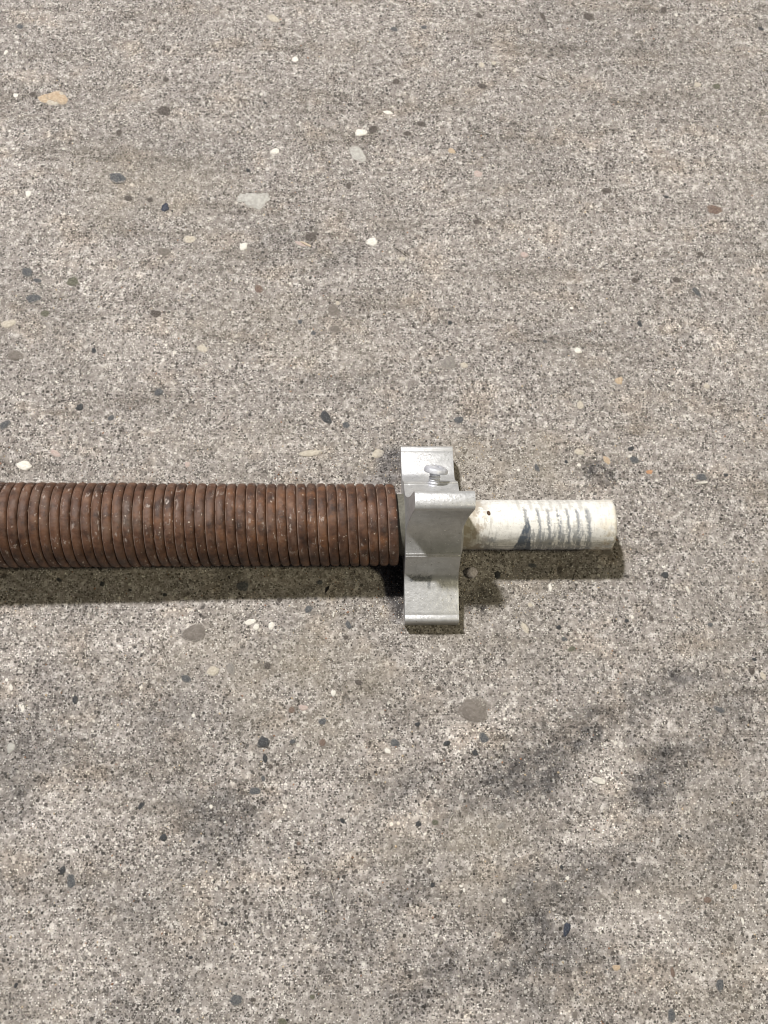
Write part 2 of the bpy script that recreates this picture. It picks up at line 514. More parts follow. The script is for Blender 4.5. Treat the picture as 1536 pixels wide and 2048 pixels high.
def blobs(x, y, items, seed, edge=0.35):
    out = np.zeros_like(x)
    wob = (vnoise(x, y, 0.022, seed, 4) - 0.5) * 2.2
    for px, py, rx, ry, turn, s in items:
        cx, cy, d = ground_at(px, py)
        k = d / F_PX
        a = R_(-turn)
        u = ((x - cx) * math.cos(a) + (y - cy) * math.sin(a)) / (rx * k)
        v = (-(x - cx) * math.sin(a) + (y - cy) * math.cos(a)) / (ry * k * 1.15)
        q = np.sqrt(u * u + v * v)
        f = np.clip((1.15 - q + wob * 0.85) / (edge * 2.2), 0, 1)
        out = np.maximum(out, f * f * (3 - 2 * f) * s)
    return np.clip(out, 0, 1)


fine = vnoise(GX, GY, 0.006, 77, 3)
fattr(ground_me, 'stain', np.clip(blobs(GX, GY, STAIN, 41, 0.38) * (0.40 + 1.25 * fine), 0, 1))
fattr(ground_me, 'shade_smudge', np.clip(blobs(GX, GY, SHADE_SMUDGE, 43, 0.35), 0, 1))
fattr(ground_me, 'pale', np.clip(blobs(GX, GY, PALE, 47, 0.45) * (0.4 + 0.9 * vnoise(GX, GY, 0.006, 78, 3)), 0, 1))
fattr(ground_me, 'dust', np.clip(blobs(GX, GY, DUST, 53, 0.7), 0, 1))
CONCRETE = concrete_material()
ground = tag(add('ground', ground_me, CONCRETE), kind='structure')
ground['label'] = 'worn grey concrete floor with exposed sand, pebbles and dark stains'

# pebbles set in the concrete: pixel x, y, half-sizes in px, turn (deg), stone
PEB = """40 54 9 7 20 s|547 38 15 9 25 c|90 196 16 12 5 t|110 192 18 13 -10 t|124 198 14 11 20 t|104 204 15 8 0 c|120 188 9 7 0 c|328 222 17 12 35 d|238 265 7 8 0 d|722 265 14 9 -5 w|715 308 21 15 40 l|746 259 10 12 40 d|550 302 11 7 -20 w|235 356 20 11 10 s
257 397 10 7 -10 d|300 400 7 6 0 d|330 415 9 10 0 n|512 401 29 21 14 l|486 396 13 11 0 l|379 478 13 11 -20 c|487 493 9 11 30 w|744 484 13 10 -10 w|622 474 16 12 20 d|600 488 14 4 25 p|57 387 7 9 0 w
590 119 8 7 0 w|309 42 7 4 10 d|332 159 7 6 0 d|530 205 4 3 0 k|65 188 8 7 0 d|31 189 6 5 30 w|697 372 6 8 0 d|496 340 5 4 0 k|12 105 4 7 20 w
788 59 9 6 20 s|848 55 7 5 0 s|958 32 9 6 30 d|1085 33 5 14 -20 d|1178 33 14 10 30 d|1327 22 7 10 15 d|1522 57 7 4 20 k|963 130 7 6 30 c|988 126 6 5 0 c|792 164 10 7 0 d
1433 173 9 8 0 v|1395 170 8 6 0 c|965 172 11 7 10 d|776 225 11 5 10 w|843 248 11 7 15 d|815 267 10 6 0 d|903 302 9 6 15 t|956 348 11 9 30 p|953 445 9 6 -20 d
1430 420 18 13 30 r|1213 382 12 8 0 d|1333 393 5 4 0 k|55 545 14 11 40 s|75 561 10 5 20 s|67 597 18 10 -10 s|30 712 17 12 -10 b|18 647 18 9 -15 c|159 815 9 8 10 k|222 836 8 6 -20 s|10 850 14 8 -40 s
110 906 13 7 25 p|47 930 17 11 5 w|652 834 10 16 -30 k|692 850 9 7 20 s|517 578 10 10 0 r|312 627 14 9 10 d|145 563 14 11 10 v|327 505 14 12 20 b|405 697 13 8 30 c
667 620 16 13 40 b|670 657 12 9 10 b|90 627 10 8 0 v|188 701 5 6 0 k|675 605 5 5 0 c|375 929 6 7 0 p|317 785 12 8 -20 s|600 643 5 6 0 s|627 665 6 5 20 s|620 907 23 8 -10 c|755 907 15 10 -30 c
805 518 7 5 0 c|1270 560 8 7 -20 d|1353 560 10 7 10 d|1393 584 6 15 -35 s|1400 508 8 5 0 d|1280 647 5 8 -20 k|900 645 5 5 0 k|1090 683 5 4 0 s|1143 616 5 3 0 w|898 725 17 14 -20 g|928 730 9 6 0 c
1155 702 9 7 0 w|918 840 12 9 -15 s|1160 811 8 9 0 c|1238 762 9 9 0 t|1158 904 11 7 10 c|1213 921 6 11 -20 t|1158 930 5 4 0 w|1074 936 5 9 -20 s|1037 940 4 3 0 w|1132 924 4 4 0 k
1262 898 8 5 -20 k|1403 955 13 8 10 s|1299 944 8 5 0 o|1413 772 7 6 20 c|1048 510 9 8 0 p|1268 920 11 8 20 s|390 1265 28 18 -15 b|500 1244 14 6 -20 w|512 1254 7 7 40 w|542 1250 8 10 -10 w|617 1219 10 7 -30 s|697 1250 6 10 -30 s
692 1275 6 5 0 d|150 1400 6 10 10 k|425 1342 14 11 -20 c|462 1337 9 13 -20 g|372 1357 13 7 20 s|535 1332 8 8 0 d|607 1415 12 6 10 p|583 1420 8 7 0 r|645 1443 9 7 0 s|527 1485 13 12 10 k
530 1517 5 10 0 k|585 1483 7 5 -10 s|645 1485 8 8 0 r|541 1533 6 5 0 d|526 1557 5 6 0 s|22 1495 9 11 10 l|22 1375 4 7 -20 w|282 1612 5 9 30 k|510 1582 13 8 0 s|739 1555 5 5 0 d|45 1417 4 8 0 w|387 1431 4 4 0 w|422 1613 4 4 0 w|717 1365 10 6 10 d|667 1386 6 7 0 w
946 1421 36 26 25 b|835 1449 6 5 0 k|790 1486 11 8 20 s|894 1487 7 6 -40 k|950 1506 7 6 20 k|968 1477 13 9 60 s|1050 1256 7 13 -25 c|1128 1279 7 5 0 s|1118 1254 6 5 -30 k|1303 1237 6 6 0 d|1420 1250 6 5 20 s|1253 1242 5 4 0 k
1508 1319 5 4 0 k|1525 1352 6 9 -20 c|1143 1298 10 5 -25 v|1100 1175 4 8 0 w|775 1502 8 5 20 w|1503 1342 8 9 0 d|877 1377 6 5 20 d|1438 1420 14 6 25 s|142 1762 10 16 -15 s|125 1741 6 10 30 k|327 1675 8 8 0 k|398 1685 5 4 0 k
472 2000 15 10 -20 s|597 1687 5 4 0 r|506 2000 7 5 0 d|452 1848 4 4 0 k|32 1970 4 7 20 k|382 1915 4 3 0 k|685 1642 4 7 -30 k|356 2022 5 6 0 k|625 1994 6 5 20 v|565 2043 12 6 10 v|490 1805 5 7 0 d
1134 1858 8 15 18 n|837 1648 7 6 0 k|1008 1801 5 5 0 w|865 1770 5 5 0 k|858 1743 6 6 0 d|1460 1877 8 6 10 d|1440 1970 9 12 10 s|1343 2030 9 13 10 s|1345 1945 5 11 0 r|1010 1882 9 5 30 d|1038 1832 3 7 0 d|1003 1652 9 6 -20 g|870 1645 8 6 0 v
1415 1800 9 7 -20 r|1123 1734 4 5 0 k|1135 1756 4 4 0 w|1276 1783 5 4 0 w|1360 1672 5 3 10 k|1233 1935 10 6 0 t|1470 1774 7 6 0 t|1150 2030 6 8 0 b|1485 1842 3 8 -10 w|922 1772 4 3 0 w|928 1780 3 5 0 w|1330 1150 9 7 0 k|1400 1120 10 7 10 g|1060 1210 6 5 0 c
1452 950 6 4 0 k|700 1120 5 4 0 s|486 1172 14 12 0 s|205 1168 5 5 0 k|118 1160 6 4 20 k|8 1152 6 6 0 d|640 1165 7 5 0 s|995 1150 7 8 10 k|1065 1131 10 5 0 s|1120 1140 7 9 10 d|1215 1105 10 6 0 b|560 1200 6 5 0 d|330 1190 5 4 0 k|260 1180 4 3 0 k"""


def pebble_mesh(seed):
    rs = np.random.RandomState(seed)
    n = 12
    ang = np.linspace(0, 2 * math.pi, n, endpoint=False) + rs.uniform(-.12, .12, n)
    rad = 1 + 0.10 * np.cos(2 * ang + rs.rand() * 6) + 0.11 * np.cos(3 * ang + rs.rand() * 6) + rs.uniform(-.20, .20, n)
    v, f = [], []
    for k, (s, z) in enumerate(((1.0, -0.45), (0.93, 0.30), (0.60, 0.86))):
        for a, r in zip(ang, rad):
            v.append((math.cos(a) * r * s, math.sin(a) * r * s, z + rs.uniform(-.05, .05) * (k > 0)))
    v.append((rs.uniform(-.1, .1), rs.uniform(-.1, .1), 1.0))
    for k in range(2):
        for i in range(n):
            j = (i + 1) % n
            f.append((k * n + i, k * n + j, (k + 1) * n + j, (k + 1) * n + i))
    for i in range(n):
        f.append((2 * n + i, 2 * n + (i + 1) % n, 3 * n))
    me = bpy.data.meshes.new('pebble')
    me.from_pydata(v, [], f)
    smooth(me)
    me.materials.append(STONES['g'])
    return me


PM = [pebble_mesh(100 + k) for k in range(9)]
rs = np.random.RandomState(5)
for k, item in enumerate([q for line in PEB.split('\n') for q in line.split('|')]):
    px, py, rx, ry, turn, key = item.split()
    px, py, rx, ry, turn = map(float, (px, py, rx, ry, turn))
    x, y, d = ground_at(px, py)
    s = d / F_PX
    o = add('pebble', PM[k % len(PM)], None, ground)
    hgt = min(rx, ry) * s * rs.uniform(0.07, 0.20)
    if key in 'kn' or (key == 'w' and rx > 6):
        hgt *= 1.7
    z = float(floor_height(np.array(x), np.array(y)))
    o.location = (x, y, z + 0.00012)
    o.rotation_euler = (0, 0, R_(-turn))
    o.scale = (rx * s * 0.94, ry * s * 1.02, hgt)
    o.material_slots[0].link = 'OBJECT'
    o.material_slots[0].material = STONES[key]


# loose and half-set sand: too small to pick apart
def sand(n):
    rs = np.random.RandomState(12)
    px = rs.uniform(-60, 1600, n)
    py = rs.uniform(-40, 2090, n)
    d = [ground_at(a, b) for a, b in zip(px, py)]
    x = np.array([q[0] for q in d])
    y = np.array([q[1] for q in d])
    m = n // 7                                           # swept up against the fitting and along the spring
    x[:m] = rs.normal(0.055, 0.05, m)
    y[:m] = np.where(rs.rand(m) < 0.5, rs.normal(0.045, 0.02, m), rs.normal(-0.03, 0.012, m))
    z = floor_height(x, y)
    r = 0.00024 + 0.00042 * rs.rand(n) ** 2.6
    r[:m] *= 0.8
    base = np.array([(1, 0, 0), (0, 1, 0), (-1, 0, 0), (0, -1, 0), (0, 0, 1), (0, 0, -1)], float)
    V = base[None] + rs.uniform(-.28, .28, (n, 6, 3))
    V[:, :, 2] *= 0.55
    a = rs.rand(n) * 6.283
    ca, sa = np.cos(a)[:, None], np.sin(a)[:, None]
    st = rs.uniform(0.8, 1.5, n)[:, None]
    X = V[:, :, 0] * st * ca - V[:, :, 1] * sa
    Y = V[:, :, 0] * st * sa + V[:, :, 1] * ca
    W = np.stack([X, Y, V[:, :, 2]], -1) * r[:, None, None]
    W += np.stack([x, y, z + r * 0.12], -1)[:, None, :]
    tri = np.array([(0, 1, 4), (1, 2, 4), (2, 3, 4), (3, 0, 4), (1, 0, 5), (2, 1, 5), (3, 2, 5), (0, 3, 5)])
    T = (tri[None] + (np.arange(n) * 6)[:, None, None]).reshape(-1, 3)
    me = bpy.data.meshes.new('sand_grains')
    me.vertices.add(n * 6)
    me.vertices.foreach_set('co', W.reshape(-1).astype(np.float32))
    me.loops.add(T.size)
    me.loops.foreach_set('vertex_index', T.reshape(-1).astype(np.int32))
    me.polygons.add(len(T))
    me.polygons.foreach_set('loop_start', np.arange(len(T), dtype=np.int32) * 3)
    me.update(calc_edges=True)
    pal = np.array([(.05, .047, .044), (.09, .08, .07), (.15, .132, .115), (.20, .18, .155), (.28, .25, .22), (.42, .385, .335), (.62, .585, .52), (.80, .77, .70), (.50, .40, .28), (.30, .17, .11)])
    p = np.array([.16, .15, .15, .12, .09, .10, .10, .07, .04, .02])
    c = pal[rs.choice(len(pal), n, p=p / p.sum())] * rs.uniform(.8, 1.2, (n, 1))
    pale = np.array([4, 5, 6, 7, 8])
    c[:m] = pal[rs.choice(pale, m)] * rs.uniform(.8, 1.1, (m, 1))
    near = (np.abs(y) < 0.045) & (x < 0.03) & (rs.rand(n) < 0.10)
    c[near] = np.array([.17, .075, .035]) * rs.uniform(.6, 1.3, (near.sum(), 1))
    cattr(me, 'col', np.repeat(np.clip(c, 0, .9), 6, 0))
    t = NT('sand', rough=0.75, spec=0.3)
    t.colour(t.attr('col', 'Color'))
    return tag(add('sand_grains', me, t.m, ground), kind='stuff')


sand(26000)

# ------------------------------------------------------------------ the spring with its end fitting and shaft
R_OUT, PITCH, AX_Z = 0.022, 0.0052, 0.022
X_END = 0.0268                                         # where the last coil ends, world x
spring = bpy.data.objects.new('torsion_spring', None)
COL.objects.link(spring)
spring.location = (0, 0, AX_Z)
spring.empty_display_size = 0.02
tag(spring, 'long rusty brown coil spring with grey cast end fitting and worn white shaft stub', 'spring')


def coil():
    rw = PITCH * 0.5 * 0.998
    rc = R_OUT - rw
    turns = 64
    seg, cs = 72, 20
    n = turns * seg + 1
    k = np.arange(n)
    phi = k / seg * 2 * math.pi
    ph0 = -1.9                                          # wire ends underneath
    rs = np.random.RandomState(3)
    wob = np.interp(k / seg, np.arange(turns + 2), rs.uniform(-1, 1, turns + 2))
    wob2 = np.interp(k / seg, np.arange(turns + 2), rs.uniform(-1, 1, turns + 2))
    x = X_END - rw - (phi[-1] - phi) / (2 * math.pi) * PITCH + wob * 0.00010
    r = rc + wob2 * 0.00016
    # taper: the coils sit a touch wider on the left
    r = r + np.clip((-x - 0.10) / 0.02, 0, 1) * 0.00035
    a = phi - phi[-1] + ph0
    cy, cz = np.cos(a), np.sin(a)
    th = np.linspace(0, 2 * math.pi, cs, endpoint=False)
    ex = 0.66                                           # wound wire, its flanks pressed flat
    ox = (np.sign(np.cos(th)) * np.abs(np.cos(th)) ** ex)[None, :] * rw
    orr = (np.sign(np.sin(th)) * np.abs(np.sin(th)) ** 0.92)[None, :] * rw
    rr = r[:, None] + orr
    away = np.clip((X_END - x) / 0.22, 0, None)[:, None] ** 1.15      # the long end is propped up a little, out of view
    Pm = np.stack([x[:, None] + ox, rr * cy[:, None] - 0.0016 * away, rr * cz[:, None] + 0.0046 * away], -1)
    me = grid_mesh('coil', Pm, wrap_v=True)
    bm = bmesh.new()
    bm.from_mesh(me)
    bm.verts.ensure_lookup_table()
    bm.faces.new([bm.verts[i] for i in range(cs)])
    bm.faces.new([bm.verts[(n - 1) * cs + i] for i in range(cs)][::-1])
    bmesh.ops.recalc_face_normals(bm, faces=bm.faces)
    bm.to_mesh(me)
    bm.free()
    e = np.exp(-((np.degrees(th) - 143) / 12.0) ** 2)  # band on the left flank that takes the painted highlight
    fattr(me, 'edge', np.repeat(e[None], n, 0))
    fattr(me, 'radius', rr - (r[:, None] - rc))
    fattr(me, 'run', np.repeat((phi * rc)[:, None], cs, 1))
    fattr(me, 'across', np.repeat((th * rw)[None], n, 0))
    for p in me.polygons:
        p.use_smooth = True
    return me


add('coil', coil(), rust_material(), spring)
ALU = aluminium_material()
FIT_X = 0.0285                                           # left face of the wings
FIT_W = 0.0288


def catmull(pts, n):
    pts = [Vector(p) for p in pts]
    out = []
    for i in range(len(pts) - 1):
        p0 = pts[max(i - 1, 0)]
        p1, p2 = pts[i], pts[i + 1]
        p3 = pts[min(i + 2, len(pts) - 1)]
        for k in range(n):
            t = k / n
            out.append(0.5 * ((2 * p1) + (p2 - p0) * t + (2 * p0 - 5 * p1 + 4 * p2 - p3) * t * t + (3 * p1 - p0 - 3 * p2 + p3) * t ** 3))
    out.append(pts[-1])
    return out


def fitting():
    # half outline (y, z) from the top of the standing wing to the underside, in mm about the axis
    top = [(0, 48.6), (2.7, 48.45), (4.1, 47.9), (4.85, 46.8)]
    fil = catmull([(5.0, 44.4), (5.2, 39), (5.9, 33), (7.6, 26.8), (10.6, 20.8), (14.6, 15.9), (18.4, 12.8)], 4)
    # a small double ridge left by the mould, then the steep side of the hub
    ridge = [(18.8, 12.55), (19.15, 12.8), (19.6, 12.3), (19.8, 11.75), (20.2, 11.95), (20.65, 11.4), (20.8, 10.7)]
    arm = catmull([(20.9, 10.4), (22.6, 6.0), (24.6, 0.8), (26.4, -3.0), (29.0, -5.0), (33, -5.9), (39, -6.8), (46.0, -8.0)], 4)[:-1] + catmull([(46.0, -8.0), (46.6, -8.2), (47.8, -8.15), (49.0, -8.25), (49.9, -8.9), (50.3, -10.2), (50.35, -12)], 4)
    low = catmull([(50.3, -17.2), (49.9, -18.3), (48.5, -18.6), (44, -18.0), (37, -14.5), (29, -12.4), (21, -14.2), (13, -18.2), (6, -20.2), (0, -20.6)], 3)
    half = [(p[0], p[1]) for p in top + fil + ridge + arm + low]
    lean = R_(3.6)                                       # the casting is turned a little towards the viewer

    def turn(y, z):
        return (y * math.cos(lean) - z * math.sin(lean), y * math.sin(lean) + z * math.cos(lean))
    right = [turn(y, z) for y, z in half]
    half_front = [(y if y < 30 else 30 + (y - 30) * 1.04, z) for y, z in half]
    fil_r, arm_r = fil, ridge + [(y if y < 30 else 30 + (y - 30) * 0.868, z) for y, z in [(p[0], p[1]) for p in arm]]
    tip_r = []
    low_r = [(y if y < 25 else 25 + (y - 25) * 0.893, z) for y, z in low]
    half_rear = [(p[0], p[1]) for p in top + fil_r + arm_r + tip_r + low_r]                 # the rear foot is the shorter one
    right = [turn(y, z) for y, z in half_rear]
    left = [turn(-y, z) for y, z in half_front[1:-1]][::-1]
    prof = right + left
    bm = bmesh.new()
    a, b = [], []
    for y, z in prof:
        hi = max(0.0, (z - 22) / 25.0)
        s = hi * 3.0 - y * 0.010                                      # the upright wing leans a little to the right
        a.append(bm.verts.new(((0 + s) * mm, y * mm, z * mm)))
        b.append(bm.verts.new(((28.8 + s + hi * 1.0) * mm, y * mm, z * mm)))
    n = len(prof)
    for i in range(n):
        j = (i + 1) % n
        bm.faces.new((a[i], a[j], b[j], b[i]))
    fa = bm.faces.new(a[::-1])
    fb = bm.faces.new(b)
    bmesh.ops.recalc_face_normals(bm, faces=bm.faces)
    rim = [e for e in bm.edges if any(f in (fa, fb) for f in e.link_faces)]
    bmesh.ops.bevel(bm, geom=rim, offset=0.00085, segments=3, profile=0.6, affect='EDGES', clamp_overlap=True)

    # hub: collar on the spring side, short boss on the shaft side
    def ring(x, r, m=56):
        return [bm.verts.new((x * mm, r * mm * math.cos(t), r * mm * math.sin(t))) for t in np.linspace(0, 2 * math.pi, m, endpoint=False)]
    st = [(-26, 13.0), (-24, 16.4), (-1.4, 16.4), (0.6, 16.9), (1.2, 17.2), (29.6, 17.2), (30.3, 16.9), (30.6, 16.2), (30.6, 13.5)]
    rings = [ring(*q) for q in st]
    for r1, r2 in zip(rings, rings[1:]):
        for i in range(len(r1)):
            j = (i + 1) % len(r1)
            f = bm.faces.new((r1[i], r1[j], r2[j], r2[i]))
            if r2 in rings[:4]:
                f.material_index = 1
    bm.normal_update()
    bmesh.ops.recalc_face_normals(bm, faces=bm.faces)
    me = bpy.data.meshes.new('end_fitting')
    bm.to_mesh(me)
    bm.free()
    for p in me.polygons:
        p.use_smooth = True
    me.set_sharp_from_angle(angle=R_(38))
    return me


fit_me = fitting()
fit_me.materials.append(ALU)
fit_me.materials.append(plain('grimy_collar', (.155, .148, .118), 0.7))
fit = add('end_fitting', fit_me, None, spring)
fit.location = (FIT_X, 0, 0)
fit['label'] = 'grey cast aluminium end fitting with one standing wing and two feet'


# ---- set screw
def screw_head():
    nr, na = 40, 120
    r = np.concatenate([np.linspace(0.0, 5.2, 28), np.array([5.5, 5.8, 6.05, 6.25, 6.38, 6.42, 6.40, 6.2, 5.8, 4.5, 3.0, 0.01])])
    zz = np.concatenate([4.1 - 1.0 * (np.linspace(0, 5.2, 28) / 5.2) ** 2.2, np.array([2.93, 2.7, 2.4, 2.0, 1.5, 1.0, 0.55, 0.2, 0.0, 0.0, 0.0, 0.0])])
    t = np.linspace(0, 2 * math.pi, na, endpoint=False)
    X = r[:, None] * np.cos(t)[None]
    Y = r[:, None] * np.sin(t)[None]
    Z = np.repeat(zz[:, None], na, 1)
    a = R_(28)
    u = X * math.cos(a) + Y * math.sin(a)
    v = -X * math.sin(a) + Y * math.cos(a)
    cross = np.maximum(np.clip((0.75 - np.abs(u)) / 0.15, 0, 1) * np.clip((4.4 - np.abs(v)) / 0.3, 0, 1),
                       np.clip((0.75 - np.abs(v)) / 0.15, 0, 1) * np.clip((4.4 - np.abs(u)) / 0.3, 0, 1))
    Z = Z - cross * 1.6 * (np.arange(len(r)) < 28)[:, None]
    return grid_mesh('screw_head', np.stack([X, Y, Z], -1) * mm, wrap_v=True)


def screw_shank():
    na = 48
    z = np.linspace(-14, 0.4, 190)
    t = np.linspace(0, 2 * math.pi, na, endpoint=False)
    ph = (z[:, None] / 1.55 - t[None] / (2 * math.pi)) % 1.0
    rad = 2.55 + 0.55 * (1 - np.abs(ph - 0.5) * 2)
    rad = np.where(z[:, None] > -0.7, 2.9, rad)
    return grid_mesh('screw_shank', np.stack([rad * np.cos(t)[None], rad * np.sin(t)[None], np.repeat(z[:, None], na, 1)], -1) * mm, wrap_v=True)


screw = bpy.data.objects.new('set_screw', None)
COL.objects.link(screw)
screw.parent = spring
screw.empty_display_size = 0.004
sdir = Vector((0.15, 0.845, 0.525)).normalized()
screw.location = Vector((0.0440, 0.0180, 0.0132)) + sdir * 0.0064
screw.rotation_euler = sdir.to_track_quat('Z', 'X').to_euler()
screw['label'] = 'zinc plated cross-head set screw standing out behind the wing'
ZINC = zinc_material()
add('screw_head', screw_head(), ZINC, screw)
add('screw_shank', screw_shank(), ZINC, screw)


# ---- shaft stub: worn white paint with dark helical marks
def shaft():
    r0, x1 = 0.0133, 0.1405
    x0 = 0.045
    xs = np.concatenate([np.arange(x0, x1 - 0.0022, 0.00035), x1 - 0.0022 + 0.0022 * np.sin(np.linspace(0, math.pi / 2, 8))])
    rr = np.full(len(xs), r0)
    e = np.clip((xs - (x1 - 0.0022)) / 0.0022, 0, 1)
    rr = rr - 0.0022 * (1 - np.sqrt(np.clip(1 - e * e, 0, 1)))
    # hollow end
    xs = np.concatenate([xs, [x1 - 0.0001, x1 - 0.0005, x1 - 0.012, x1 - 0.012]])
    rr = np.concatenate([rr, [0.0098, 0.0092, 0.0090, 0.0001]])
    na = 230
    t = np.linspace(0, 2 * math.pi, na, endpoint=False)
    X = np.repeat(xs[:, None], na, 1)
    A = np.repeat(t[None], len(xs), 0)
    tipw = np.clip((X - (x1 - 0.006)) / 0.006, 0, 1)
    rough = (vnoise(X, A * r0, 0.006, 61, 3) - .5) * (0.0003 + 0.0016 * tipw)
    Rr = rr[:, None] + rough * (rr[:, None] > 0.0105)
    deg0 = np.degrees(A)
    for c0 in (0.0925, 0.0990, 0.1043, 0.1097, 0.1146, 0.1196, 0.1253):
        q = (X - PITCH * (deg0 - 110) / 360 - c0) / 0.0009
        Rr = Rr - 0.00016 * np.exp(-q * q) * (rr[:, None] > 0.0125)      # shallow grooves worn by the coils
    Pm = np.stack([X, Rr * np.cos(A), Rr * np.sin(A)], -1)
    me = grid_mesh('shaft', Pm, wrap_v=True)
    S = A * r0                                           # arc length; top of the bar at A = 90 deg, viewer's side beyond it
    deg = np.degrees(A)
    n1 = vnoise(X, S, 0.0030, 62, 3)
    n2 = vnoise(X * 6, S, 0.0040, 63, 3)                 # fine rings round the bar
    n3 = vnoise(X, S * 6, 0.004, 64, 3)
    nf = vnoise(X, S, 0.0008, 65, 2)

    def sm(v, a, b):
        q = np.clip((v - a) / (b - a), 0, 1)
        return q * q * (3 - 2 * q)
    col = np.zeros(X.shape + (3,)) + np.array([.84, .83, .79])
    col *= (0.86 + 0.22 * n1)[..., None]

    def lay(m, c):
        nonlocal col
        m = np.clip(m, 0, 1)[..., None]
        col = col * (1 - m) + np.array(c) * m
    grey = (.23, .245, .265)
    xe = X - PITCH * (deg - 110) / 360
    for c0, w in ((0.0925, .0011), (0.0990, .0010), (0.1043, .0010), (0.1097, .0010), (0.1146, .0010), (0.1196, .0009), (0.1253, .0014)):
        wig = (n1 - .5) * 0.0012
        w = w * (0.72 + 0.5 * n3)
        m = sm(np.abs(xe - c0 + wig + (nf - .5) * .0008), w * 1.4, w * 0.35)
        lay(m * sm(n2 * 0.5 + nf * 0.5, 0.22, 0.46) * sm(deg, 62, 76) * 0.95, grey)
        m2 = sm(np.abs(xe - c0 + 0.003 + wig), w * 1.2, w * 0.5)
        lay(m2 * sm(deg, 80, 70) * 0.5, (.42, .41, .38))
    # worn grey rings all along the front half
    zone = sm(X, 0.088, 0.094) * sm(X, 0.129, 0.126)
    lay(sm(n2 + (deg - 140) / 260, 0.44, 0.60) * zone * sm(deg, 108, 138) * 0.9, grey)
    lay(sm(n2 * .5 + n3 * .5, 0.48, 0.60) * zone * sm(deg, 88, 135) * 0.6, grey)
    lay(sm(n3 * .6 + nf * .4, 0.42, 0.62) * sm(X, .066, .07) * sm(deg, 135, 175) * .5, (.40, .395, .37))
    lay(sm(n1 * .4 + n3 * .6, .36, .60) * sm(deg, 122, 168) * .62, (.36, .36, .345))
    # the dark wedge
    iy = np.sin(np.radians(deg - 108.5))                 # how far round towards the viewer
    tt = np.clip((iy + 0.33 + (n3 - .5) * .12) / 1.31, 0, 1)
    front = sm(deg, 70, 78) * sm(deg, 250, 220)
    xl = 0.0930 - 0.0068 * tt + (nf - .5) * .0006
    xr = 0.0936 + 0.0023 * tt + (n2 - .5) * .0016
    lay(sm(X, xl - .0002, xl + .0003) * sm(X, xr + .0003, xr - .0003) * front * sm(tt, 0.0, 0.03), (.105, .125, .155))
    # grey foot of the bar left of the wedge
    lay(sm(n1 * .6 + n2 * .4, .44, .56) * sm(X, 0.079, 0.074) * sm(X, .064, .068) * sm(deg, 120, 145) * .9, (.25, .26, .27))
    lay(sm(n2, .52, .64) * sm(X, 0.077, 0.072) * sm(deg, 80, 96) * .5, (.38, .36, .33))
    # dirt by the fitting and rusty cream at the free end
    lay(sm(n1 * .7 + nf * .3, .40, .58) * sm(X, 0.0755, 0.067) * .75, (.33, .27, .205))
    lay(sm(X, 0.070, 0.063) * .6, (.30, .255, .18))
    lay(sm(n1, .36, .62) * sm(X, .127, .134) * .6, (.72, .66, .55))
    lay(sm(n3 * .5 + n1 * .5, .50, .62) * sm(deg, 60, 40) * .5, (.50, .48, .43))
    lay(sm(n2 * .6 + n3 * .4, .50, .62) * sm(X, .066, .07) * .35, (.50, .49, .46))
    lay(sm(n1 * .5 + nf * .5, .52, .62) * sm(X, .127, .131) * sm(deg, 105, 150) * .8, (.42, .36, .27))
    lay(sm(n3, .66, .74) * sm(np.abs(deg - 76), 7, 2) * .5, (.35, .33, .29))
    lay(sm(nf, .80, .88) * .6, (.30, .28, .24))
    lay((rr[:, None] < 0.0097) * np.ones_like(X), (.06, .055, .05))
    cattr(me, 'col', np.clip(col, 0.02, .88))
    return me


sh = add('shaft', shaft(), painted_attr('worn_white_paint', 0.50, 0.10), spring)
sh['label'] = 'worn white shaft stub with dark ring marks'


# ------------------------------------------------------------------ loose things lying about
def at(px, py, lift=0.0):
    x, y, d = ground_at(px, py)
    return Vector((x, y, float(floor_height(np.array(x), np.array(y))) + lift)), d / F_PX


def chip(name, px, py, lx, ly, hz, turn, mat, label, cat, seed, group=None, lift=0.0, loc=None):
    """a little splinter or flake: bevelled irregular slab"""
    rs = np.random.RandomState(seed)
    p, s = at(px, py)
    bm = bmesh.new()
    n = 9
    lo, hi, tp = [], [], []
    for i in range(n):
        a = 2 * math.pi * i / n
        q = (abs(math.cos(a)) ** 2.6 + abs(math.sin(a)) ** 2.6) ** (-1 / 2.6) * rs.uniform(.82, 1.08)
        x, y = math.cos(a) * q * lx * s, math.sin(a) * q * ly * s
        lo.append(bm.verts.new((x, y, 0)))
        hi.append(bm.verts.new((x * .97, y * .95, hz * rs.uniform(.6, .8))))
        tp.append(bm.verts.new((x * .8, y * .7, hz * rs.uniform(.9, 1.1))))
    for i in range(n):
        j = (i + 1) % n
        bm.faces.new((lo[i], lo[j], hi[j], hi[i]))
        bm.faces.new((hi[i], hi[j], tp[j], tp[i]))
    bm.faces.new(tp)
    bm.faces.new(lo[::-1])
    bmesh.ops.recalc_face_normals(bm, faces=bm.faces)
    me = bpy.data.meshes.new(name)
    bm.to_mesh(me)
    bm.free()
    o = add(name, me, mat)
    o.location = loc if loc is not None else p + Vector((0, 0, lift))
    o.rotation_euler = (0, 0, R_(-turn))
    return tag(o, label, cat, group)


